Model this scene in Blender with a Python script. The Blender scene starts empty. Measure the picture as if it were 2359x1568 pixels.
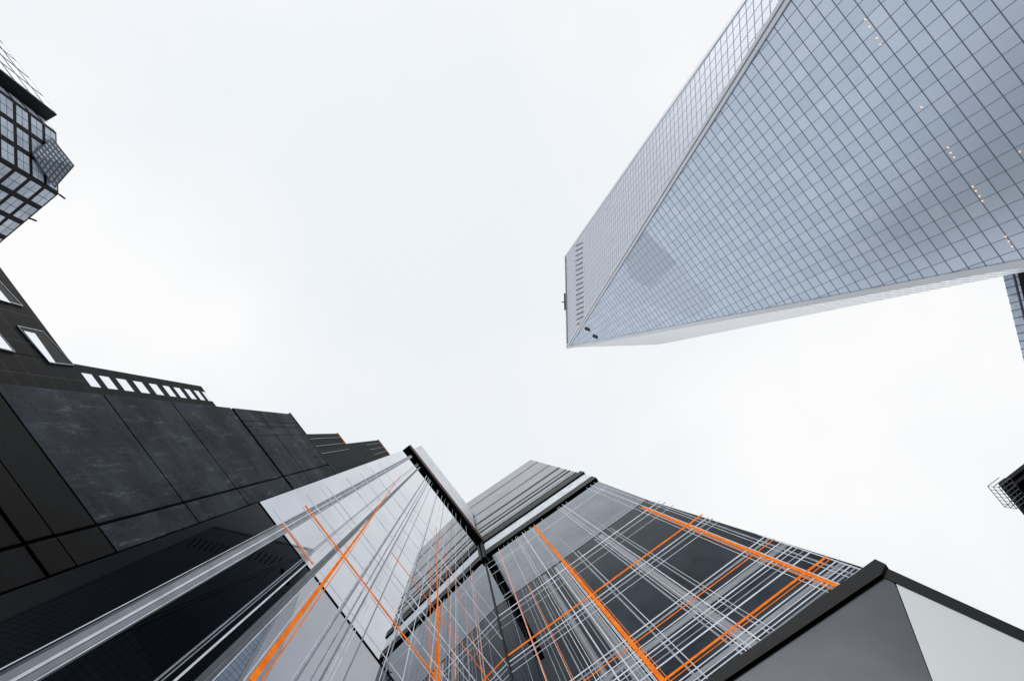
import bpy, bmesh, math, random
from mathutils import Vector, Matrix
rnd = random.Random(7)
col = bpy.context.scene.collection
# ---------------------------------------------------------------- camera model
F = 1573.0; CX, CY = 1179.5, 784.0
CAMZ = 1.6
zc = Vector((-129.5, -209, -F)).normalized()
xc = Vector((1, 0, 0)); xc = (xc - zc * xc.dot(zc)).normalized()
yc = zc.cross(xc)
cam_pos = Vector((0, 0, CAMZ))
def ray(px, py):
    d = Vector((px - CX, -(py - CY), -F))
    return Vector((xc.dot(d), yc.dot(d), zc.dot(d)))
def at(px, py, h):
    r = ray(px, py); k = (h - CAMZ) / r.z
    return Vector((r.x * k, r.y * k, h))
def proj(p):
    d = p - cam_pos
    c = xc * d.x + yc * d.y + zc * d.z
    return (CX + F * c.x / (-c.z), CY - F * c.y / (-c.z))
class Plane:
    """vertical wall plane; s runs along it, out points to the street"""
    def __init__(self, o, ang):
        self.o = Vector((o[0], o[1])); self.d = Vector((math.cos(ang), math.sin(ang)))
        n = Vector((-self.d.y, self.d.x))
        if n.dot(-self.o) < 0: n = -n
        self.n = n
    def pt(self, s, z, out=0.0):
        p = self.o + self.d * s + self.n * out
        return Vector((p.x, p.y, z))
    def inv(self, px, py, out=0.0):
        r = ray(px, py); o = self.o + self.n * out
        k = self.n.dot(o) / self.n.dot(Vector((r.x, r.y)))
        return (self.d.dot(Vector((r.x * k, r.y * k)) - self.o), CAMZ + r.z * k)
    def uv(self, v):
        p = Vector((v.x, v.y)) - self.o
        return (self.d.dot(p), v.z)
# ---------------------------------------------------------------- mesh builder
def rootloc(o):
    v = Vector((0, 0, 0))
    while o is not None:
        v += o.location; o = o.parent
    return v
class MB:
    def __init__(self): self.v = []; self.f = []; self.tint = []
    def poly(self, pts, tint=None):
        n = len(self.v); self.v += [Vector(p) for p in pts]; self.f.append(list(range(n, n + len(pts)))); self.tint.append(tint or 0.5)
    def prism(self, a, b):
        n = len(self.v); k = len(a); self.v += [Vector(p) for p in a] + [Vector(p) for p in b]
        self.f.append([n + i for i in range(k)][::-1]); self.f.append([n + k + i for i in range(k)])
        for i in range(k):
            j = (i + 1) % k
            self.f.append([n + i, n + j, n + k + j, n + k + i])
        self.tint += [0.5] * (k + 2)
        return self
    def wall(self, P, pts, o0, o1):
        return self.prism([P.pt(s, z, o0) for s, z in pts], [P.pt(s, z, o1) for s, z in pts])
    def rect(self, P, s0, s1, z0, z1, o0, o1):
        return self.wall(P, [(s0, z0), (s1, z0), (s1, z1), (s0, z1)], o0, o1)
    def bar(self, a, b, w, nrm, t):
        a = Vector(a); b = Vector(b); d = (b - a).normalized(); n = Vector(nrm).normalized()
        s = d.cross(n).normalized() * (w / 2)
        return self.prism([a - s, a + s, b + s, b - s], [p + n * t for p in (a - s, a + s, b + s, b - s)])
    def foot(self, pts, z0, z1):
        return self.prism([(p[0], p[1], z0) for p in pts], [(p[0], p[1], z1) for p in pts])
    def build(self, name, mat, parent=None, plane=None, bevel=0):
        me = bpy.data.meshes.new(name); L = rootloc(parent) if parent else Vector((0, 0, 0))
        me.from_pydata([tuple(p - L) for p in self.v], [], self.f); me.update()
        bm = bmesh.new(); bm.from_mesh(me); bmesh.ops.recalc_face_normals(bm, faces=bm.faces)
        bm.to_mesh(me); bm.free()
        if plane:
            uvl = me.uv_layers.new(name='UVMap')
            for lo in me.loops:
                uvl.data[lo.index].uv = plane.uv(me.vertices[lo.vertex_index].co + L)
        at_ = me.attributes.new('tint', 'FLOAT', 'FACE')
        if len(self.tint) == len(me.polygons):
            at_.data.foreach_set('value', self.tint)
        o = bpy.data.objects.new(name, me); col.objects.link(o); me.materials.append(mat)
        if parent: o.parent = parent
        if bevel:
            m = o.modifiers.new('bevel', 'BEVEL'); m.width = bevel; m.segments = 2
        return o
def thing(name, label, cat, loc, group=None):
    o = bpy.data.objects.new(name, None); col.objects.link(o); o.location = loc
    o['label'] = label; o['category'] = cat
    if group: o['group'] = group
    bpy.context.view_layer.update()
    return o
# ---------------------------------------------------------------- materials
M = {}
def mat(name, c, rough=.6, metal=0., ior=1.5, spec=.5):
    m = bpy.data.materials.new(name); m.use_nodes = True; nt = m.node_tree; b = nt.nodes['Principled BSDF']
    b.inputs['Base Color'].default_value = (*c, 1); b.inputs['Roughness'].default_value = rough
    b.inputs['Metallic'].default_value = metal; b.inputs['IOR'].default_value = ior
    b.inputs['Specular IOR Level'].default_value = spec
    return m, nt, b
def N(nt, t, **kw):
    n = nt.nodes.new(t)
    for k, v in kw.items(): setattr(n, k, v)
    return n
def ramp(nt, src, stops):
    r = N(nt, 'ShaderNodeValToRGB'); e = r.color_ramp.elements
    e[0].position, e[0].color = stops[0][0], (*stops[0][1], 1)
    e[1].position, e[1].color = stops[-1][0], (*stops[-1][1], 1)
    for p, c in stops[1:-1]:
        x = e.new(p); x.color = (*c, 1)
    nt.links.new(src, r.inputs[0]); return r.outputs[0]
def coords(nt, uv=False, scale=(1, 1, 1)):
    tc = N(nt, 'ShaderNodeTexCoord'); mp = N(nt, 'ShaderNodeMapping'); mp.inputs['Scale'].default_value = scale
    nt.links.new(tc.outputs['UV' if uv else 'Object'], mp.inputs[0]); return mp.outputs[0]
def noise(nt, vec, scale, detail=4, rough=.55):
    n = N(nt, 'ShaderNodeTexNoise'); n.inputs['Scale'].default_value = scale
    n.inputs['Detail'].default_value = detail; n.inputs['Roughness'].default_value = rough
    nt.links.new(vec, n.inputs['Vector']); return n.outputs[0]
def bump(nt, b, h, st, dist=1.):
    n = N(nt, 'ShaderNodeBump'); n.inputs['Strength'].default_value = st; n.inputs['Distance'].default_value = dist
    nt.links.new(h, n.inputs['Height']); nt.links.new(n.outputs[0], b.inputs['Normal'])
def simple(name, c, rough=.6, metal=0., var=.25, scale=.8, glow=0., spec=.5):
    m, nt, b = mat(name, c, rough, metal, 1.5, spec)
    v = noise(nt, coords(nt), scale, 5)
    o = ramp(nt, v, [(.3, tuple(x * (1 - var) for x in c)), (.7, tuple(min(1, x * (1 + var)) for x in c))])
    nt.links.new(o, b.inputs['Base Color'])
    if glow:
        nt.links.new(o, b.inputs['Emission Color']); b.inputs['Emission Strength'].default_value = glow
    return m
def mirror(name, c, rough, wav, edge=1., wscale=.35, var=.15):
    m, nt, b = mat(name, c, rough, 1.)
    b.inputs['Specular Tint'].default_value = (edge, edge * 1.01 if edge < .9 else edge, edge * 1.03 if edge < .9 else edge, 1)
    v = noise(nt, coords(nt, True, (1, .45, 1)), .25, 3)
    nt.links.new(ramp(nt, v, [(.3, tuple(x * (1 - var) for x in c)), (.7, tuple(x * (1 + var) for x in c))]), b.inputs['Base Color'])
    if wav: bump(nt, b, noise(nt, coords(nt, True, (1, .3, 1)), wscale, 1), wav, .1)
    return m
M['mirror'] = mirror('facade_mirror_glass', (.48, .50, .55), .012, 0)  # lighter base than the zones below, to brighten its sky reflection
M['mirror_low'] = mirror('lower_mirror_glass', (.25, .27, .315), .015, 0)  # same facade glass, toned between the bright and darkened zones
M['mirror_darkened'] = mirror('darkened_reflection_glass', (.016, .017, .019), .02, 0, .48)  # same facade glass, base darkened so the mirrored tower reads near black
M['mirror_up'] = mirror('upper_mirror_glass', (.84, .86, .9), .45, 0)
M['dark_glass'] = mirror('dark_facade_glass', (.036, .043, .052), .012, 0, .55, .35, .45)
M['band_glass'] = mirror('band_glass', (.15, .165, .19), .012, 0, .8, .35, .3)
M['podium_glass'] = mirror('podium_panel', (.06, .065, .072), .38, 0, .65)
M['pale_podium'] = simple('pale_podium_panel', (.72, .75, .76), .55, .4, .02, .12)  # paler tone than the grey part of the podium face
M['orange'] = simple('orange_line_added_glow', (1., .20, .02), .9, 0, .28, 1.6, .55, 0)  # line paint with emission added to brighten it, no light source
M['white'] = simple('pale_line_added_glow', (.62, .66, .72), .6, 0, .2, .7, .42, .2)  # pale line paint, also lifted by added emission
M['soft'] = simple('soft_grey_line', (.30, .33, .38), .5, .0, .2, .7, .2, .2)  # grey lines with a little emission added
M['haze'] = simple('hazy_grey_band', (.075, .085, .10), .35, .5, .35, .6, .1, .3)  # wide grey bands, faint emission added to lift them
M['grey'] = simple('grey_metal_line', (.28, .31, .34), .4, .3, .2, .5)
M['wall_grey'] = simple('upper_cladding', (.20, .21, .225), .3, .6, .25, .15)
M['dark_grey'] = simple('dark_grey_metal', (.03, .033, .04), .6, .2, .2, .5, 0, .3)
M['black'] = simple('black_metal', (.004, .005, .007), .6, 0, .3, 1., 0, .15)
M['steel'] = simple('pale_steel', (.78, .81, .86), .5, .2, .05, .1)
M['asphalt'] = simple('asphalt', (.05, .05, .052), .9, 0, .3, .6)
M['paving'] = simple('paving', (.22, .22, .22), .85, 0, .2, .8)
M['mull'] = simple('mullion_metal', (.20, .24, .31), .6, .0, .1, .2)
M['mull_l'] = simple('pale_mullion', (.42, .455, .53), .6, .0, .06, .2)
M['dark_mull'] = simple('dark_window_bar', (.05, .065, .085), .6, .0, .1, .2)
def tower_glass(name, c0, c1, metal=.75, rough=.32):
    m, nt, b = mat(name, c0, rough, metal)
    a = N(nt, 'ShaderNodeAttribute', attribute_name='tint')
    nt.links.new(ramp(nt, a.outputs['Fac'], [(0., c0), (1., c1)]), b.inputs['Base Color'])
    return m
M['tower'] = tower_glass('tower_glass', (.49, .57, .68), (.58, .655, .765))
M['tower_l'] = tower_glass('tower_side_glass', (.61, .65, .74), (.67, .71, .79), .5, .5)  # same tower glass, colour lightened for the brighter narrow side
M['tower_w'] = tower_glass('tower_under_glass', (.92, .94, .97), (.95, .96, .99), .9)  # same tower glass, near white to paint the brightly lit sliver face
M['tower_patch'] = tower_glass('tower_reflection_tone', (.40, .45, .54), (.41, .46, .55))  # darker glass colour imitating a building reflected in the tower
M['tower_patch_b'] = tower_glass('tower_soft_reflection_tone', (.49, .56, .67), (.50, .57, .68))  # weaker tone for the outer part of that painted reflection
def stone(name, c, streak=True):
    m, nt, b = mat(name, c, .75, 0., 1.4, .15)
    u = coords(nt, True)
    base = ramp(nt, noise(nt, u, .30, 6, .65), [(.38, tuple(x * .25 for x in c)), (.5, c), (.62, tuple(x * 2.1 for x in c))])
    if streak:
        s = noise(nt, coords(nt, True, (2.4, .35, 1)), .8, 10, .82)
        sc = ramp(nt, s, [(.51, (0, 0, 0)), (.57, (.022, .026, .032)), (.65, (.17, .185, .21))])
        gc = ramp(nt, noise(nt, u, 12, 4, .85), [(.42, (0, 0, 0)), (.60, (.035, .04, .048))])
        for x in (sc, gc):
            ad = N(nt, 'ShaderNodeMix', data_type='RGBA', blend_type='ADD'); ad.inputs[0].default_value = 1
            nt.links.new(base, ad.inputs[6]); nt.links.new(x, ad.inputs[7]); base = ad.outputs[2]
    nt.links.new(base, b.inputs['Base Color'])
    bump(nt, b, noise(nt, u, 9, 6, .7), .35, .05)
    return m
M['stone'] = stone('weathered_granite', (.028, .036, .047))
M['stone_b'] = stone('dark_weathered_granite', (.004, .005, .006), False)
M['rough'] = stone('rough_dark_granite', (.003, .003, .003), False)
def tiled(name, c, bw, bh):
    m, nt, b = mat(name, c, .7, 0, 1.4, .12)
    br = N(nt, 'ShaderNodeTexBrick'); br.offset = 0
    br.inputs['Scale'].default_value = 1; br.inputs['Brick Width'].default_value = bw; br.inputs['Row Height'].default_value = bh
    br.inputs['Mortar Size'].default_value = .022
    br.inputs['Color1'].default_value = (*c, 1); br.inputs['Color2'].default_value = (*[x * 1.8 for x in c], 1)
    br.inputs['Mortar'].default_value = (.06, .063, .07, 1)
    nt.links.new(coords(nt, True), br.inputs['Vector']); nt.links.new(br.outputs[0], b.inputs['Base Color'])
    return m
M['tile'] = tiled('dark_granite_tiles', (.006, .007, .008), 1.6, 1.1)
M['tile_b'] = tiled('dark_brown_tiles', (.012, .012, .012), 2., 3.)
M['window'] = simple('window_glass', (.97, .98, 1.), .06, 1., .01, .3)
M['window_b'] = simple('blue_window_glass', (.40, .46, .56), .3, .7, .25, .35)
M['window_c'] = simple('matte_blue_window_glass', (.62, .70, .82), .5, .3, .25, .3, 0, .3)
m, nt, b = mat('warm_lamp', (1, .7, .4)); b.inputs['Emission Color'].default_value = (1, .6, .35, 1); b.inputs['Emission Strength'].default_value = 1.2
M['lamp'] = m
# ---------------------------------------------------------------- world
w = bpy.data.worlds.new('World'); bpy.context.scene.world = w; w.use_nodes = True
nt = w.node_tree; bg = nt.nodes['Background']; bg.inputs['Strength'].default_value = .1
sky = N(nt, 'ShaderNodeTexSky', sky_type='NISHITA'); sky.sun_disc = False
SE, SR = math.radians(52), math.radians(200)
sky.sun_elevation = SE; sky.sun_rotation = SR
tc = N(nt, 'ShaderNodeTexCoord')
nz = noise(nt, tc.outputs['Generated'], 1.5, 4, .5)
cl = ramp(nt, nz, [(.34, (.86, .905, .95)), (.47, (.925, .94, .96)), (.58, (1.0, 1.0, 1.0))])
sc = N(nt, 'ShaderNodeVectorMath', operation='SCALE'); sc.inputs[3].default_value = 10
nt.links.new(cl, sc.inputs[0])
mx = N(nt, 'ShaderNodeMix', data_type='RGBA'); mx.inputs[0].default_value = .975
nt.links.new(sky.outputs[0], mx.inputs[6]); nt.links.new(sc.outputs[0], mx.inputs[7])
nt.links.new(mx.outputs[2], bg.inputs['Color'])
sd = bpy.data.lights.new('sun', 'SUN'); sd.energy = .5; sd.angle = math.radians(16); sd.color = (1, .985, .96)
so = bpy.data.objects.new('sun', sd); col.objects.link(so)
dirv = Vector((math.sin(SR) * math.cos(SE), math.cos(SR) * math.cos(SE), math.sin(SE)))
so.rotation_euler = dirv.to_track_quat('Z', 'Y').to_euler(); so.location = (0, 0, 300)
# ---------------------------------------------------------------- ground
g = MB(); g.poly([(-3000, -3000, 0), (3000, -3000, 0), (3000, 3000, 0), (-3000, 3000, 0)])
o = g.build('ground', M['asphalt']); o['kind'] = 'structure'
# ---------------------------------------------------------------- main planes
HL = 143.0
C0 = at(1110, 1258, HL)
AL, AR = math.radians(51.5), math.radians(-33.5)
PL = Plane(C0, AL); PR = Plane(C0, AR)
pv = MB(); pv.prism([PL.pt(-90, 0, 0), PL.pt(0, 0, 0), PL.pt(0, 0, 7), PL.pt(-90, 0, 7)], [PL.pt(-90, .13, 0), PL.pt(0, .13, 0), PL.pt(0, .13, 7), PL.pt(-90, .13, 7)])
o = pv.build('pavement', M['paving']); o['kind'] = 'structure'
E3 = PL.inv(600, 1155)[0]
E2 = PL.inv(430, 1155)[0]
E1 = (PL.inv(528, 937)[0] + PL.inv(672, 957)[0] + PL.inv(0, 875)[0]) / 3
E0 = (PL.inv(178, 822)[0] + PL.inv(460, 882)[0]) / 2
# ================================================================ LEFT GLASS BUILDING
gb = thing('glass_building', 'mirror glass office building with white bands and orange lines beside the dark stone building', 'building', PL.pt(-8, 0, -6))
ZU = PL.inv(1020, 1085)[1]
zj = PL.inv(750, 1361)[1]
sX = PL.inv(605, 1420)[0]
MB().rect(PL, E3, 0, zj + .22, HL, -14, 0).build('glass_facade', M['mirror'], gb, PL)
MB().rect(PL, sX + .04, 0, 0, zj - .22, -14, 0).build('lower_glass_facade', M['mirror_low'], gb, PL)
MB().rect(PL, E3, sX - .04, 0, zj - .22, -14, 0).build('darkened_reflection_facade', M['mirror_darkened'], gb, PL)  # part of the facade darkened where the tower is mirrored
MB().rect(PL, E3, 0, zj - .22, zj + .22, -14, -.06).build('floor_joint', M['black'], gb, PL)
MB().rect(PL, E3 + .4, -.5, HL + 5, ZU, -10, -.3).build('upper_facade', M['mirror_up'], gb, PL)
MB().rect(PL, E3 - .3, -.02, HL, HL + 6, -14, .8).build('roof_ledge', M['black'], gb, PL)
MB().rect(PL, E3 - .3, -.02, HL + 6, HL + 6.7, -14, .8).build('ledge_glint', M['orange'], gb, PL)  # orange glint on the ledge edge, put in as a glowing strip
OW = .012
def hs(P, root, z, s0, s1, w_, m, name, out=OW):
    return MB().rect(P, s0, s1, z - w_ / 2, z + w_ / 2, .003, out).build(name, M[m], root, P)
def vs(P, root, s, z0, z1, w_, m, name, out=OW):
    return MB().rect(P, s - w_ / 2, s + w_ / 2, z0, z1, .003, out).build(name, M[m], root, P)
def sg(P, root, a, b, w_, m, name, out=OW, w1=None):
    (s0, z0), (s1, z1) = P.inv(*a), P.inv(*b); w1 = w1 or w_
    return MB().wall(P, [(s0 - w_ / 2, z0), (s0 + w_ / 2, z0), (s1 + w1 / 2, z1), (s1 - w1 / 2, z1)], .003, out).build(name, M[m], root, P)
MB().rect(PL, -.14, -.02, 0, HL - 1.2, .02, .12).build('corner_seam', M['black'], gb, PL)
MB().rect(PL, -.9, -.03, HL - 17, HL - .1, .13, .6).build('ledge_reflection_bridge', M['black'], gb, PL)  # added black block joining the ledge to its mirrored line
sB = PL.inv(640, 1215)[0]; sA = PL.inv(150, 1520)[0]; sm_ = (sA + sB) / 2
for ds, w_, mm, oo in ((0, .56, 'haze', .006), (-.13, .16, 'soft', .009), (.12, .14, 'soft', .009), (-.01, .07, 'white', .012), (-.33, .025, 'white', .012), (.22, .03, 'white', .012)):
    vs(PL, gb, sm_ + ds, 2, HL - .1, w_, mm, 'white_band', oo)
for px, py, w_, z0, mm in ((545, 1490, .34, 2, 'haze'), (548, 1490, .08, 2, 'soft'), (565, 1490, .03, 2, 'white'), (715, 1500, .05, 2, 'white'), (735, 1480, .16, 2, 'soft'), (765, 1480, .13, 2, 'white'), (785, 1480, .12, 2, 'soft'), (810, 1470, .05, 2, 'white'),
                       (835, 1470, .07, 2, 'soft'), (850, 1300, .06, 2, 'white'), (870, 1300, .10, 2, 'soft'), (885, 1300, .04, 2, 'white'), (900, 1250, .06, 2, 'soft'), (915, 1250, .05, 2, 'white'), (760, 1250, .07, 2, 'white'), (735, 1260, .04, 2, 'soft'),
                       (900, 1480, .05, 2, 'white'), (925, 1420, .10, 2, 'soft'), (950, 1460, .05, 2, 'white'), (975, 1460, .09, 2, 'soft'), (1000, 1460, .05, 2, 'white'), (1030, 1460, .08, 2, 'soft'), (1050, 1460, .05, 2, 'white'), (1075, 1460, .08, 2, 'soft'), (1100, 1460, .05, 2, 'white'), (680, 1300, .06, 2, 'soft')):
    vs(PL, gb, PL.inv(px, py)[0], z0, HL - .1, w_, mm, 'white_line')
for q, w_ in ((180, .3), (200, .5), (225, .3), (255, .4), (300, .35), (312, .2), (345, .25), (420, .15)):
    hs(PL, gb, 1.6 + 15824 / q, sB - 1, -.15, w_, 'white', 'white_line', .010)
sg(PL, gb, (578, 1568), (850, 1200), .22, 'orange', 'orange_line', .016, .13)
sg(PL, gb, (603, 1568), (850, 1208), .05, 'orange', 'orange_line', .016, .03)
sg(PL, gb, (560, 1568), (845, 1196), .04, 'white', 'white_line', .016, .03)
sg(PL, gb, (850, 1200), (925, 1090), .13, 'orange', 'orange_line', .016, .03)
sg(PL, gb, (1012, 1568), (1005, 1215), .24, 'orange', 'orange_line', .016, .08)
sg(PL, gb, (990, 1568), (992, 1300), .05, 'orange', 'orange_line', .016, .05)
sg(PL, gb, (1050, 1568), (1020, 1230), .05, 'orange', 'orange_line', .016, .03)
hs(PL, gb, PL.inv(860, 1370)[1], PL.inv(700, 1165)[0], -.15, .34, 'orange', 'orange_line', .014)
hs(PL, gb, PL.inv(860, 1370)[1] - .7, PL.inv(700, 1165)[0], -.15, .12, 'white', 'white_line', .014)
hs(PL, gb, PL.inv(695, 1265)[1], PL.inv(650, 1205)[0], PL.inv(720, 1300)[0], .2, 'orange', 'orange_line', .014)
sg(PL, gb, (1120, 1568), (1035, 1300), .06, 'orange', 'orange_line', .014)
hs(PL, gb, PL.inv(1000, 1400)[1], PL.inv(905, 1265)[0], -.15, .2, 'orange', 'orange_line', .014)
# ================================================================ RIGHT GLASS BUILDING
rb = thing('plaid_glass_building', 'dark glass building crossed by a plaid of white and orange lines, right of centre', 'building', PR.pt(12, 0, -8))
zl2 = PR.inv(1370, 1105)[1]; zl1 = PR.inv(1338, 1090)[1]; zt = PR.inv(1222, 1058)[1]; zp = PR.inv(1985, 1305)[1]
s2 = PR.inv(1370, 1105)[0]; s1 = PR.inv(1338, 1090)[0]; st = PR.inv(1222, 1058)[0]; sp = PR.inv(1985, 1305)[0]
zm = PR.inv(1490, 1150)[1]; sm = PR.inv(1490, 1150)[0]
c1 = PR.inv(2046, 1345); c2 = PR.inv(2800, 1700)
MB().wall(PR, [(.0, 0), (c2[0], 0), c2, c1, (sp, zp), (sm, zm), (0, zm)], -16, 0).build('glass_facade', M['dark_glass'], rb, PR)
MB().wall(PR, [(.0, zm + .3), (sm, zm + .3), (s2, zl2 - .4), (0, zl2 - .4)], -16, 0).build('upper_glass_band', M['band_glass'], rb, PR)
MB().wall(PR, [(.0, zm), (sm, zm), (sm, zm + .3), (0, zm + .3)], -16, .04).build('floor_joint', M['grey'], rb, PR)
MB().rect(PR, -1, s2 + .35, zl2 - 1.2, zl2 + 3.2, -16, .4).build('ledge', M['black'], rb, PR)
MB().rect(PR, -1, s1 + .1, zl2 + 3.2, zl1 - 3.4, -16, .0).build('light_band', M['white'], rb, PR)
MB().rect(PR, -1, s1 + .35, zl1 - 3.4, zl1 + .8, -16, .4).build('ledge', M['black'], rb, PR)
MB().wall(PR, [(-40, zl1 + .8), (s1, zl1 + .8), (st, zt), (-40, zt)], -18, -.05).build('upper_wall', M['wall_grey'], rb, PR)
for k, (fz, w_, mm) in enumerate(((.05, 1.4, 'dark_grey'), (.10, .5, 'white'), (.14, 1.4, 'dark_grey'), (.20, .7, 'dark_grey'), (.31, 1.6, 'dark_grey'), (.5, .4, 'grey'), (.78, .5, 'grey'))):
    z = zl1 + (zt - zl1) * fz
    MB().rect(PR, -38, s1 + (st - s1) * fz, z, z + w_, -.04, .06).build('upper_stripe', M[mm], rb, PR)
def SR_(rho): return 10.5 - 22.7 * rho
def ZR_(p): return 1.6 + 35707 / p
so1 = PR.inv(1700, 1256)[0]; so2 = PR.inv(1430, 1450)[0]
vs(PR, rb, so1, 38, PR.inv(1475, 1170)[1], .30, 'orange', 'orange_line', .018)
vs(PR, rb, so1 - .4, 38, PR.inv(1490, 1185)[1], .06, 'orange', 'orange_line', .018)
vs(PR, rb, so2, 4, PR.inv(1215, 1222)[1], .38, 'orange', 'orange_line', .018)
vs(PR, rb, so2 + .36, 4, zm - 1, .06, 'orange', 'orange_line', .018)
vs(PR, rb, so2 - .32, 4, zm - 1, .07, 'white', 'white_line', .018)
vs(PR, rb, 3.1, 4, zl2 - 1.5, .07, 'orange', 'orange_line', .018)
vs(PR, rb, 5.2, 4, zm - 1, .05, 'orange', 'orange_line', .018)
for p, w_ in ((485, .5), (735, .34), (745, .12), (630, .2), (815, .18)):
    hs(PR, rb, ZR_(p), .15 if p < 600 else so2 - 6, sp - .1, w_, 'orange', 'orange_line', .016)
def seg_top(s):
    if s <= sm: return zl2 - 1.5
    return zm + (zp - zm) * (s - sm) / (sp - sm) - .5
WL = [(-.65, .10, 'w'), (-.625, .16, 's'), (-.61, .05, 'w'), (-.575, .10, 'w'), (-.555, .14, 's'), (-.535, .05, 'w'), (-.27, .8, 'h'), (-.345, .05, 'w'), (-.33, .12, 's'), (-.295, .10, 'w'), (-.275, .24, 's'), (-.262, .05, 'w'), (-.245, .07, 'w'), (-.23, .16, 's'),
      (.04, 1., 'h'), (.13, .6, 'h'), (-.11, .07, 'w'), (-.09, .16, 's'), (-.012, .10, 's'), (.01, .08, 'w'), (.02, .05, 'w'), (.032, .16, 's'), (.05, .10, 'w'), (.075, .09, 's'), (.1, .12, 'w'), (.13, .16, 's'), (.15, .05, 'w'), (.165, .06, 'w'), (.185, .05, 's'), (.20, .12, 's'), (.24, .05, 'w'), (.26, .05, 's'), (.28, .07, 's'), (.33, .06, 'w'), (.38, .05, 's')]
MT = {'w': ('white', .012), 's': ('soft', .009), 'h': ('haze', .006)}
for i, (r_, w_, k_) in enumerate(WL):
    s = SR_(r_)
    top = min(zm - 1, seg_top(s)) if (i % 3 == 1 or k_ == 'h') else min(zl2 - 1.5, seg_top(s))
    if s > sp: continue
    vs(PR, rb, s, 38 if r_ < -.5 else 3, top, w_, MT[k_][0], 'white_line' if k_ != 'h' else 'hazy_band', MT[k_][1])
for i, (p, w_, k_) in enumerate(((292, .4, 's'), (303, .3, 'w'), (318, .5, 's'), (345, .3, 's'), (372, .5, 's'), (402, .4, 'w'), (412, .5, 's'), (428, .3, 's'), (498, .3, 'w'), (507, .4, 's'), (520, .15, 'w'), (612, .25, 'w'), (622, .4, 's'), (655, 1.1, 'h'), (645, .2, 'w'), (656, .3, 's'), (668, .25, 'w'), (678, .12, 'w'), (692, .2, 's'), (704, .25, 'w'),
                             (770, .8, 'h'), (757, .2, 'w'), (767, .3, 's'), (776, .12, 'w'), (786, .18, 'w'), (796, .24, 's'), (805, .1, 'w'))):
    z = ZR_(p)
    s1_ = sp - .15 if p > 395 else min(SR_(-.64), s2 - .4)
    hs(PR, rb, z, .15, s1_, w_, MT[k_][0], 'white_line' if k_ != 'h' else 'hazy_band', MT[k_][1] - .002)
# podium
pb = thing('glass_podium', 'black framed podium with a dark grey pane and a paler pane, lower right corner', 'building', PR.pt(20, 0, 0))
OUT = 1.2
def pinv(x, y, o=OUT): return PR.inv(x, y, o)
MB().wall(PR, [pinv(2028, 1318), pinv(2062, 1345), pinv(2150, 1575), pinv(2300, 1950), pinv(1500, 1950), pinv(1500, 1700), pinv(1668, 1570)], .02, OUT).build('grey_pane', M['podium_glass'], pb, PR)
MB().wall(PR, [pinv(2064, 1343), pinv(2800, 1674), pinv(2800, 1950), pinv(2303, 1950), pinv(2152, 1575)], OUT - .4, OUT).build('pale_pane', M['pale_podium'], pb, PR)
MB().wall(PR, [pinv(2020, 1293), pinv(2045, 1305), pinv(2035, 1328), pinv(1680, 1568), pinv(1400, 1757), pinv(1400, 1720), pinv(1635, 1568)], .02, OUT + .2).build('frame_beam', M['black'], pb, PR)
MB().wall(PR, [pinv(2046, 1310), pinv(2800, 1654), pinv(2800, 1680), pinv(2037, 1331)], OUT - .2, OUT + .06).build('frame_beam', M['black'], pb, PR)
# ================================================================ STONE BUILDING
sb = thing('stone_building', 'dark weathered granite building with wide panels stepping down to the left', 'building', PL.pt(E1 + 3, 0, -8))
zs = PL.inv(672, 957)[1]
rows = [zs] + [PL.inv(x, y)[1] for x, y in ((592, 945), (530, 937), (392, 922), (232, 900), (0, 905), (0, 1062))]
MB().rect(PL, E1, E3 - .02, 0, zs - .1, -14, -.15).build('wall', M['black'], sb, PL)
J = .05
def prow(z1, z0, m='stone', o=0.):
    for a, b_ in ((E1, E2), (E2, E3)):
        MB().rect(PL, a + (J if a != E1 else 0), b_ - J, z0 + J, z1 - J, -.145, o).build('stone_panel', M[m], sb, PL, .02)
for i in range(len(rows) - 1): prow(rows[i], rows[i + 1] + (.35 if i == 1 else 0), 'stone' if i < 5 else 'stone_b')
zz = rows[-1]
prow(zz, zz - 1.3, 'rough', .03); prow(zz - 1.3, 7, 'stone_b'); prow(7, 0, 'rough', .02)
MB().rect(PL, E1 - .1, E3 - .02, zs - .1, zs + .15, -14, .04).build('coping', M['dark_grey'], sb, PL)
for f_ in (.18, .26, .4):
    s = E1 + (E2 - E1) * f_
    MB().rect(PL, s, s + .04, rows[2] + .4, zs - .12, .003, .02).build('vertical_rib', M['black'], sb, PL)
# window wing
z2 = (PL.inv(460, 882)[1] + PL.inv(528, 938)[1]) / 2
ww = thing('windowed_wing', 'dark tiled wing with a single column of small bright windows, left of the granite panels', 'building', PL.pt((E0 + E1) / 2, 0, -8))
MB().rect(PL, E0, E1 - .02, 0, z2, -14, -.3).build('wall', M['tile'], ww, PL)
a0 = E0 + (E1 - E0) * .26; a1 = E0 + (E1 - E0) * .64
xs = (222, 262, 301, 339, 374, 404, 429, 453, 474, 492)
zw = [PL.inv(x, 862 + (x - 222) * .187)[1] for x in xs]
for i, z in enumerate(zw):
    nx = zw[i + 1] if i + 1 < len(zw) else z + (z - zw[i - 1])
    hgt = (nx - z) * .56
    MB().rect(PL, a0, a1, z - hgt / 2, z + hgt / 2, -.297, -.29).build('window', M['window'], ww, PL)
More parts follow.
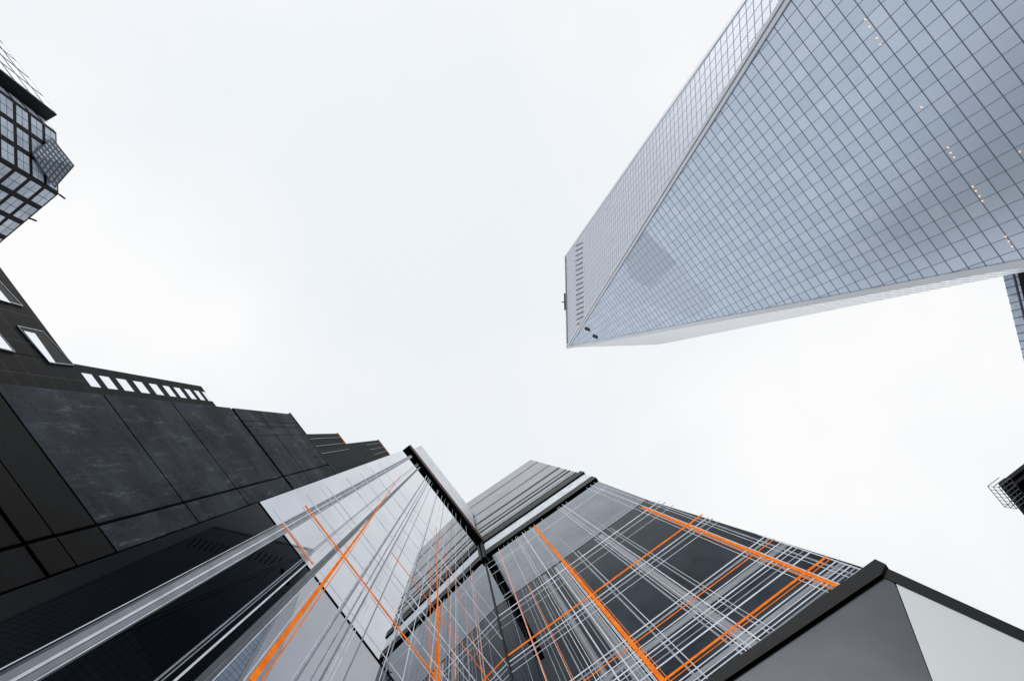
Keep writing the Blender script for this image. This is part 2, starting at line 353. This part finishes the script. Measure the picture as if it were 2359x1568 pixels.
# lower wing
z3 = PL.inv(178, 822)[1]
lw = thing('low_granite_wing', 'low dark granite wing with large deep windows at the left edge', 'building', PL.pt(E0 - 8, 0, -8))
MB().rect(PL, E0 - 30, E0 - .03, 0, z3, -14, -.3).build('wall', M['tile'], lw, PL)
for outer, inner in ((((38, 752), (96, 765), (168, 842), (112, 836)), ((54, 762), (80, 768), (128, 836), (113, 833))),
                     (((-60, 590), (-40, 610), (50, 706), (-4, 690)), ((-40, 635), (-18, 648), (24, 698), (-2, 690))),
                     (((-70, 700), (-50, 715), (32, 812), (-5, 803)), ((-60, 715), (-30, 738), (29, 808), (-5, 800)))):
    iv = [PL.inv(x, y, -.3) for x, y in outer]; ii = [PL.inv(x, y, -.25) for x, y in inner]
    o = MB().wall(PL, iv, -.298, -.26).build('window', M['black'], lw, PL)
    MB().wall(PL, ii, -.258, -.24).build('pane', M['window'], o, PL)
    fr = MB()
    for i in range(4):
        a, b_ = iv[i], iv[(i + 1) % 4]
        fr.bar(PL.pt(a[0], a[1], -.297), PL.pt(b_[0], b_[1], -.297), .05, (PL.n.x, PL.n.y, 0), .05)
    fr.build('frame', M['grey'], o, PL)
# stepped dark roofs behind granite
db = thing('dark_stepped_building', 'small dark stepped building top behind the granite roof', 'building', PL.pt(E1 + 5, 0, -12))
PB = Plane(PL.pt(0, 0, -1.5).xy, AL)
for (x0, y0), (x1, y1), nm in (((778, 998), (797, 1024), 'lower_block'), ((872, 1013), (893, 1036), 'upper_block')):
    s0, z = PB.inv(x0, y0)
    se = (E3 - .05) if nm == 'upper_block' else PB.inv(872, 1013)[0] - .02
    w_ = MB().rect(PB, s0, se, 0, z, -9, 0).build(nm, M['tile_b'], db, PB)
    for k in range(3):
        s = s0 + .6 + k * .9
        MB().rect(PB, s, s + .06, z - 20, z - 1, .003, .06).build('rib', M['grey'], w_, PB)
    MB().rect(PB, s0 - .1, se, z, z + .25, -9, .05).build('roof_edge', M['orange'], w_, PB)
# ================================================================ TOWER
HT = 400.0; HB = 50.0
A = at(1307, 800, HT); B = at(1303, 590, HT); D = at(1520, 793, HT); C = B + D - A
Q = at(2615, -1280, HB); Pp = at(3937, 312, HB)
wv = (Pp - Q); Wl = wv.length; wd_ = wv.normalized(); aw = Vector((-wd_.y, wd_.x, 0))
if aw.dot(C - A) < 0: aw = -aw
def away(base, apex, sgn):
    for k in range(0, 80):
        t = math.radians(k); v = aw * math.cos(t) + wd_ * sgn * math.sin(t)
        r = base + v * Wl; n = (r - base).cross(apex - base)
        c = (A + C) / 2; c.z = base.z + 50
        if n.dot(base - c) < 0: n = -n
        if n.dot(cam_pos - base) < 0: return r
    return base + aw * Wl
R_ = away(Q, B, 1); S_ = away(Pp, D, -1)
cc = (Q + Pp + R_ + S_) / 4
tw = thing('glass_skyscraper', 'tall pale blue glass skyscraper with long triangular faces tapering to the top', 'skyscraper', (cc.x, cc.y, 0))
FL = 3.7; PW = 2.75
def tface(l0, r0, l1, r1, mat_, mm, wf, wm):
    top = (r1 - l1); base = (r0 - l0)
    d = (top if top.length > base.length else base).normalized()
    m0 = (l0 + r0) / 2; m1 = (l1 + r1) / 2
    m1 = m1 - d * (m1 - m0).dot(d)
    z0, z1 = l0.z, l1.z
    nrm = d.cross(m1 - m0).normalized()
    if nrm.dot(cam_pos - l0) < 0: nrm = -nrm
    def ref(t): return m0.lerp(m1, t)
    def rng(t): return ((l0.lerp(l1, t) - ref(t)).dot(d), (r0.lerp(r1, t) - ref(t)).dot(d))
    nf = int((z1 - z0) / FL); g_ = MB(); mu = MB(); mv = MB()
    ub = [min(rng(0)[0], rng(1)[0]), max(rng(0)[1], rng(1)[1])]
    k0, k1 = math.floor(ub[0] / PW), math.ceil(ub[1] / PW)
    for i in range(nf):
        t0, t1 = i / nf, (i + 1) / nf
        a0_, b0_ = rng(t0); a1_, b1_ = rng(t1)
        fl = rnd.uniform(-.08, .08)
        for k in range(k0, k1):
            u0, u1 = k * PW, (k + 1) * PW
            c = [min(max(u0, a0_), b0_), min(max(u1, a0_), b0_), min(max(u1, a1_), b1_), min(max(u0, a1_), b1_)]
            if abs(c[1] - c[0]) < 1e-3 and abs(c[2] - c[3]) < 1e-3: continue
            g_.poly([ref(t0) + d * c[0], ref(t0) + d * c[1], ref(t1) + d * c[2], ref(t1) + d * c[3]], min(1, max(0.01, rnd.gauss(.5, .22) + fl)))
        if b1_ - a1_ > .5:
            mu.bar(ref(t1) + d * a1_, ref(t1) + d * b1_, wf, nrm, .04)
    nn = 400
    for k in range(k0, k1 + 1):
        u = k * PW; ts = [i / nn for i in range(nn + 1) if rng(i / nn)[0] <= u <= rng(i / nn)[1]]
        if len(ts) > 2: mv.bar(ref(ts[0]) + d * u, ref(ts[-1]) + d * u, wm, nrm, .035)
    f_ = g_.build('facade', mat_, tw)
    mu.build('floor_line', mm, f_); mv.build('mullion', mm, f_)
    return nrm
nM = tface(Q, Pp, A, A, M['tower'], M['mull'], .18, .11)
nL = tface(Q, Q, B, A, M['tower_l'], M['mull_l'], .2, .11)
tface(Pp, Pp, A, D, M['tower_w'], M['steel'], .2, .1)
MBk = MB()
for tri in ((Q, R_, B), (R_, B, C), (R_, S_, C), (S_, C, D), (S_, Pp, D)): MBk.poly(tri)
MBk.poly([A, B, C, D]); MBk.build('rear_facade', M['tower_l'], tw)
MB().foot([Q, Pp, S_, R_], 0, HB).build('base', M['tower'], tw)
nE = (nM + nL).normalized()
MB().bar(Q, A, 2.2, nE, .3).build('edge_trim', M['steel'], tw)
MB().bar(Q + nE * .31, A + nE * .31, .3, nE, .1).build('edge_joint', M['mull'], tw)
MB().bar(Pp, A, 1.4, nM, .3).build('edge_trim', M['steel'], tw)
MB().bar(Q, B, 1.0, nL, .2).build('edge_trim', M['steel'], tw)
MB().bar(A, B, 3., nL, .5).build('parapet', M['steel'], tw)
def hit(px, py, p0, n, off=0.):
    r = ray(px, py); k = (p0 + n * off - cam_pos).dot(n) / r.dot(n); return cam_pos + r * k
def patch(pix, p0, n, o0, o1, name, m, parent):
    a = [hit(x, y, p0, n, o0) for x, y in pix]
    return MB().prism(a, [p + n * (o1 - o0) for p in a]).build(name, m, parent)
for i in range(17):
    x = 1326 + i * .15; y = 566 + i * 11.3
    patch([(x, y), (x + 16, y - 8), (x + 16, y - 5.6), (x, y + 2.4)], A, nL, .06, .2, 'vent_slot', M['dark_mull'], tw)
for x, y in ((1353, 758), (1371, 775)):
    patch([(x - 5, y - 5), (x + 5, y), (x + 5, y + 5), (x - 5, y)], A, nM, .1, .4, 'opening', M['black'], tw)
patch([(1481, 529), (1560, 606), (1497, 664), (1452, 640), (1440, 600)], A, nM, .008, .02, 'painted_reflection', M['tower_patch'], tw)  # reflection on the tower face, drawn as a darker sheet
patch([(1440, 603), (1481, 532), (1645, 690), (1600, 735), (1500, 700), (1420, 700)], A, nM, .002, .007, 'painted_reflection', M['tower_patch_b'], tw)  # softer surround of the drawn reflection
for x, y in ((1993, 45), (2003, 62), (2020, 88), (2028, 103), (2123, 247), (2184, 340), (2190, 352), (2198, 363), (2241, 430), (2248, 440), (2256, 452), (2263, 463), (2317, 545), (2324, 556), (2332, 568), (2349, 350)):
    patch([(x - 2, y - 1.2), (x + 2, y - 1.2), (x + 2, y + 1.2), (x - 2, y + 1.2)], A, nM, .12, .16, 'lit_lamp', M['lamp'], tw)
rc = MB(); pa = A.lerp(B, .5)
e = (B - A).normalized(); outv = Vector((nL.x, nL.y, 0)).normalized()
rc.bar(pa - e * 5 + Vector((0, 0, 1)), pa + e * 5 + Vector((0, 0, 1)), 1.5, outv, 1.2)
rc.bar(pa + Vector((0, 0, 2)), pa + outv * 2.6 + Vector((0, 0, 2)), .5, (0, 0, 1), .5)
rc.build('roof_crane', M['dark_grey'], tw)
# ================================================================ FAR RIGHT TOWER
a = at(2292, 560, 180); b_ = at(2368, 870, 180)
ang = math.atan2((b_ - a).y, (b_ - a).x); PF = Plane(a.xy, ang)
Lf = (b_ - a).length
ft = thing('distant_tower', 'distant blue grey office tower with dark bands at the right edge below the skyscraper', 'skyscraper', PF.pt(Lf / 2, 0, -10))
MB().rect(PF, 0, Lf + 12, 0, 180, -25, 0).build('wall', M['window_b'], ft, PF)
for z in (176, 172.5, 166, 163, 152, 142):
    MB().rect(PF, 0, Lf + 12, z, z + (2.4 if z in (172.5, 163) else .6), .003, .15).build('dark_band', M['dark_mull' if z != 172.5 else 'black'], ft, PF)
mm_ = MB()
for k in range(int(Lf / 2.2)): mm_.rect(PF, k * 2.2, k * 2.2 + .2, 100, 180, .003, .12)
mm_.build('mullion', M['dark_mull'], ft, PF)
# ================================================================ ORNATE DARK BUILDING
HO = 42.0
K = at(2294, 1112, HO)
u1 = Vector((math.cos(AR), math.sin(AR))); u2 = Vector((math.cos(AL), math.sin(AL)))
ob = thing('ornate_dark_building', 'ornate near black building corner with stacked cornices at the right edge', 'building', (K.x + 2, K.y, 0))
def corner(off, z0, z1, name, m='black'):
    k = Vector((K.x, K.y)) - (u1 + u2) * off
    pts = [k, k + u1 * (6 + off), k + u1 * (6 + off) + u2 * (6 + off), k + u2 * (6 + off)]
    return MB().foot(pts, z0, z1).build(name, M[m], ob, None, .06)
corner(-.55, 0, HO - 3.2, 'wall', 'rough'); corner(-.3, HO - 3.2, HO - 2.6, 'cornice'); corner(-.5, HO - 2.6, HO - 1.3, 'frieze', 'rough')
corner(-.12, HO - 1.3, HO - .8, 'cornice'); corner(0.05, HO - .8, HO - .3, 'cornice'); corner(-.35, HO - .3, HO + .5, 'parapet', 'rough')
kk = Vector((K.x, K.y))
for u, v in ((u1, u2), (u2, u1)):
    for i in range(5):
        p = kk + u * (.7 + i * .75) + v * .12
        MB().foot([p, p + u * .3, p + u * .3 + v * .4, p + v * .4], HO - 2.1, HO - 1.3).build('bracket', M['rough'], ob)
bk = thing('wire_balcony', 'thin wire balcony hanging from the ornate dark building', 'balcony', (K.x, K.y, HO - 5))
Kb = at(2300, 1122, HO - 4)
kb = Vector((Kb.x, Kb.y)); rl = MB(); flr = MB()
for j in range(3):
    z = HO - 4 + j * .4
    a_ = Vector((*kb, z)); e_ = Vector((*(kb + u2 * 1.5), z)); n_ = Vector((*(u1), 0))
    rl.bar(a_, e_, .03, n_, .03); rl.bar(e_, e_ + n_ * .9, .03, (*(-u2), 0), .03); rl.bar(a_, a_ + n_ * .9, .03, (*(u2), 0), .03)
for i in range(7):
    p = Vector((*(kb + u2 * (i * .25)), HO - 4)); rl.bar(p, p + Vector((0, 0, .8)), .02, (*u1, 0), .02)
    flr.bar(p, p + Vector((*(u1 * .9), 0)), .03, (0, 0, 1), .03)
for i in range(4):
    p = Vector((*(kb + u1 * i * .3), HO - 4.05)); flr.bar(p, p + Vector((*(u2 * 1.5), 0)), .025, (0, 0, 1), .03)
rl.build('railing', M['mull_l'], bk); flr.build('grating', M['mull_l'], bk)
# ================================================================ TOP LEFT BUILDING
H4 = 110.0
pts = [at(-560, -640, H4), at(132, 265, H4), at(108, 279, H4), at(130, 306, H4), at(135, 447, H4), at(-500, 975, H4), at(-1300, 500, H4), at(-1300, -300, H4)]
pts[0] = pts[1] + (at(0, 92, H4) - pts[1]) * 4
pts[5] = pts[4] + (at(0, 560, H4) - pts[4]) * 3
tl = thing('grid_office_building', 'office building with dark frame grid and blue grey windows at the upper left edge', 'building', (pts[3].x - 10, pts[3].y, 0))
p2 = [(p.x, p.y) for p in pts]
MB().foot(p2, 0, H4).build('wall', M['black'], tl)
def wins(a, b, cap, pw=4., ph=4., fw=.8, nsplit=2, root=tl, ztop=H4, m='window_c', inset=.4):
    a = Vector(a); b = Vector(b); d = (b - a); Lg = d.length; d.normalize()
    n = Vector((-d.y, d.x))
    if n.dot(-a) < 0: n = -n
    nn_ = max(1, round((Lg) / pw)); pw_ = Lg / nn_; out = []
    for i in range(nn_):
        for j in range(14):
            z1 = ztop - inset - j * ph; z0 = z1 - ph + fw
            c = Vector((*(a + d * (i + .5) * pw_), (z0 + z1) / 2)); x, y = proj(c)
            if -70 < x < 2430 and -70 < y < 1640: out.append((-(x), i, j, z0, z1))
    out.sort(); rest = MB()
    for q_, (_, i, j, z0, z1) in enumerate(out):
        s0 = i * pw_ + fw / 2; s1_ = (i + 1) * pw_ - fw / 2
        def P3(s, z, o_): v = a + d * s + n * o_; return Vector((v.x, v.y, z))
        def rc_(mb, sa, sb_, za, zb, o0, o1): mb.prism([P3(sa, za, o0), P3(sb_, za, o0), P3(sb_, zb, o0), P3(sa, zb, o0)], [P3(sa, za, o1), P3(sb_, za, o1), P3(sb_, zb, o1), P3(sa, zb, o1)])
        if q_ < cap:
            mb = MB(); rc_(mb, s0, s1_, z0, z1, .003, .03); o = mb.build('window', M[m], root)
            mm = MB()
            for k in range(1, nsplit + 1):
                s = s0 + (s1_ - s0) * k / (nsplit + 1); rc_(mm, s - .05, s + .05, z0, z1, .032, .05)
            if nsplit: rc_(mm, s0, s1_, (z0 + z1) / 2 - .05, (z0 + z1) / 2 + .05, .032, .045)
            if nsplit: mm.build('mullion', M['mull'], o)
        else: rc_(rest, s0, s1_, z0, z1, .003, .03)
    if rest.v:
        o = rest.build('window_rest', M[m], root); o['kind'] = 'stuff'
wins(p2[3], p2[4], 44, 3.4, 3.5, .8, 1)
wins(p2[4], p2[5], 30, 3.4, 3.5, .8, 1)
wins(p2[0], p2[1], 22, 3.6, 3.5, .7, 0)
wins(p2[2], p2[3], 4, 3.4, 3.5, .8, 0)
MB().bar(pts[4], pts[4] + Vector((.8, .6, 0)), .25, (0, 0, 1), .5).build('corner_spike', M['black'], tl)
pk = at(75, 500, H4); MB().bar(pk - Vector((1, 0, 0)), pk + Vector((.4, .5, 0)), .25, (0, 0, 1), .5).build('corner_spike', M['black'], tl)
HLn = 108.0
kq, ka, kb2 = at(170, 382, HLn), at(120, 319, HLn), at(126, 432, HLn)
kc = ka + kb2 - kq; km = at(76, 357, 103.0)
ln = thing('glass_lantern', 'pale glazed pointed bay with a fine grid jutting from the grid office corner', 'glazed bay', (kq.x, kq.y, 100))
gz = MB()
for f_ in ((kq, ka, km), (kq, km, kb2), (ka, kc, km), (km, kc, kb2), (ka, kq, kb2, kc)): gz.poly(f_)
gz.build('glazing', M['window_c'], ln)
gm = MB()
for e0 in (ka, kb2):
    n = (e0 - kq).cross(km - kq).normalized()
    if n.dot(cam_pos - kq) < 0: n = -n
    for i in range(0, 7):
        t = i / 7
        gm.bar(e0.lerp(km, t) + n * .01, kq.lerp(km, t) + n * .01, .15, n, .06)
        gm.bar(kq.lerp(e0, 1 - t) + n * .01, kq.lerp(km, 1 - t) + n * .01, .15, n, .07)
gm.build('mullion', M['mull'], ln)
# ---------------------------------------------------------------- camera
cd = bpy.data.cameras.new('camera'); cd.sensor_width = 36; cd.lens = 36 * F / 2359; cd.clip_end = 6000; cd.clip_start = .1
co = bpy.data.objects.new('camera', cd); col.objects.link(co)
co.matrix_world = Matrix.Translation(cam_pos) @ Matrix((xc, yc, zc)).to_4x4()
bpy.context.scene.camera = co
sc_ = bpy.context.scene
sc_.view_settings.view_transform = 'Standard'; sc_.view_settings.look = 'None'; sc_.view_settings.exposure = 0
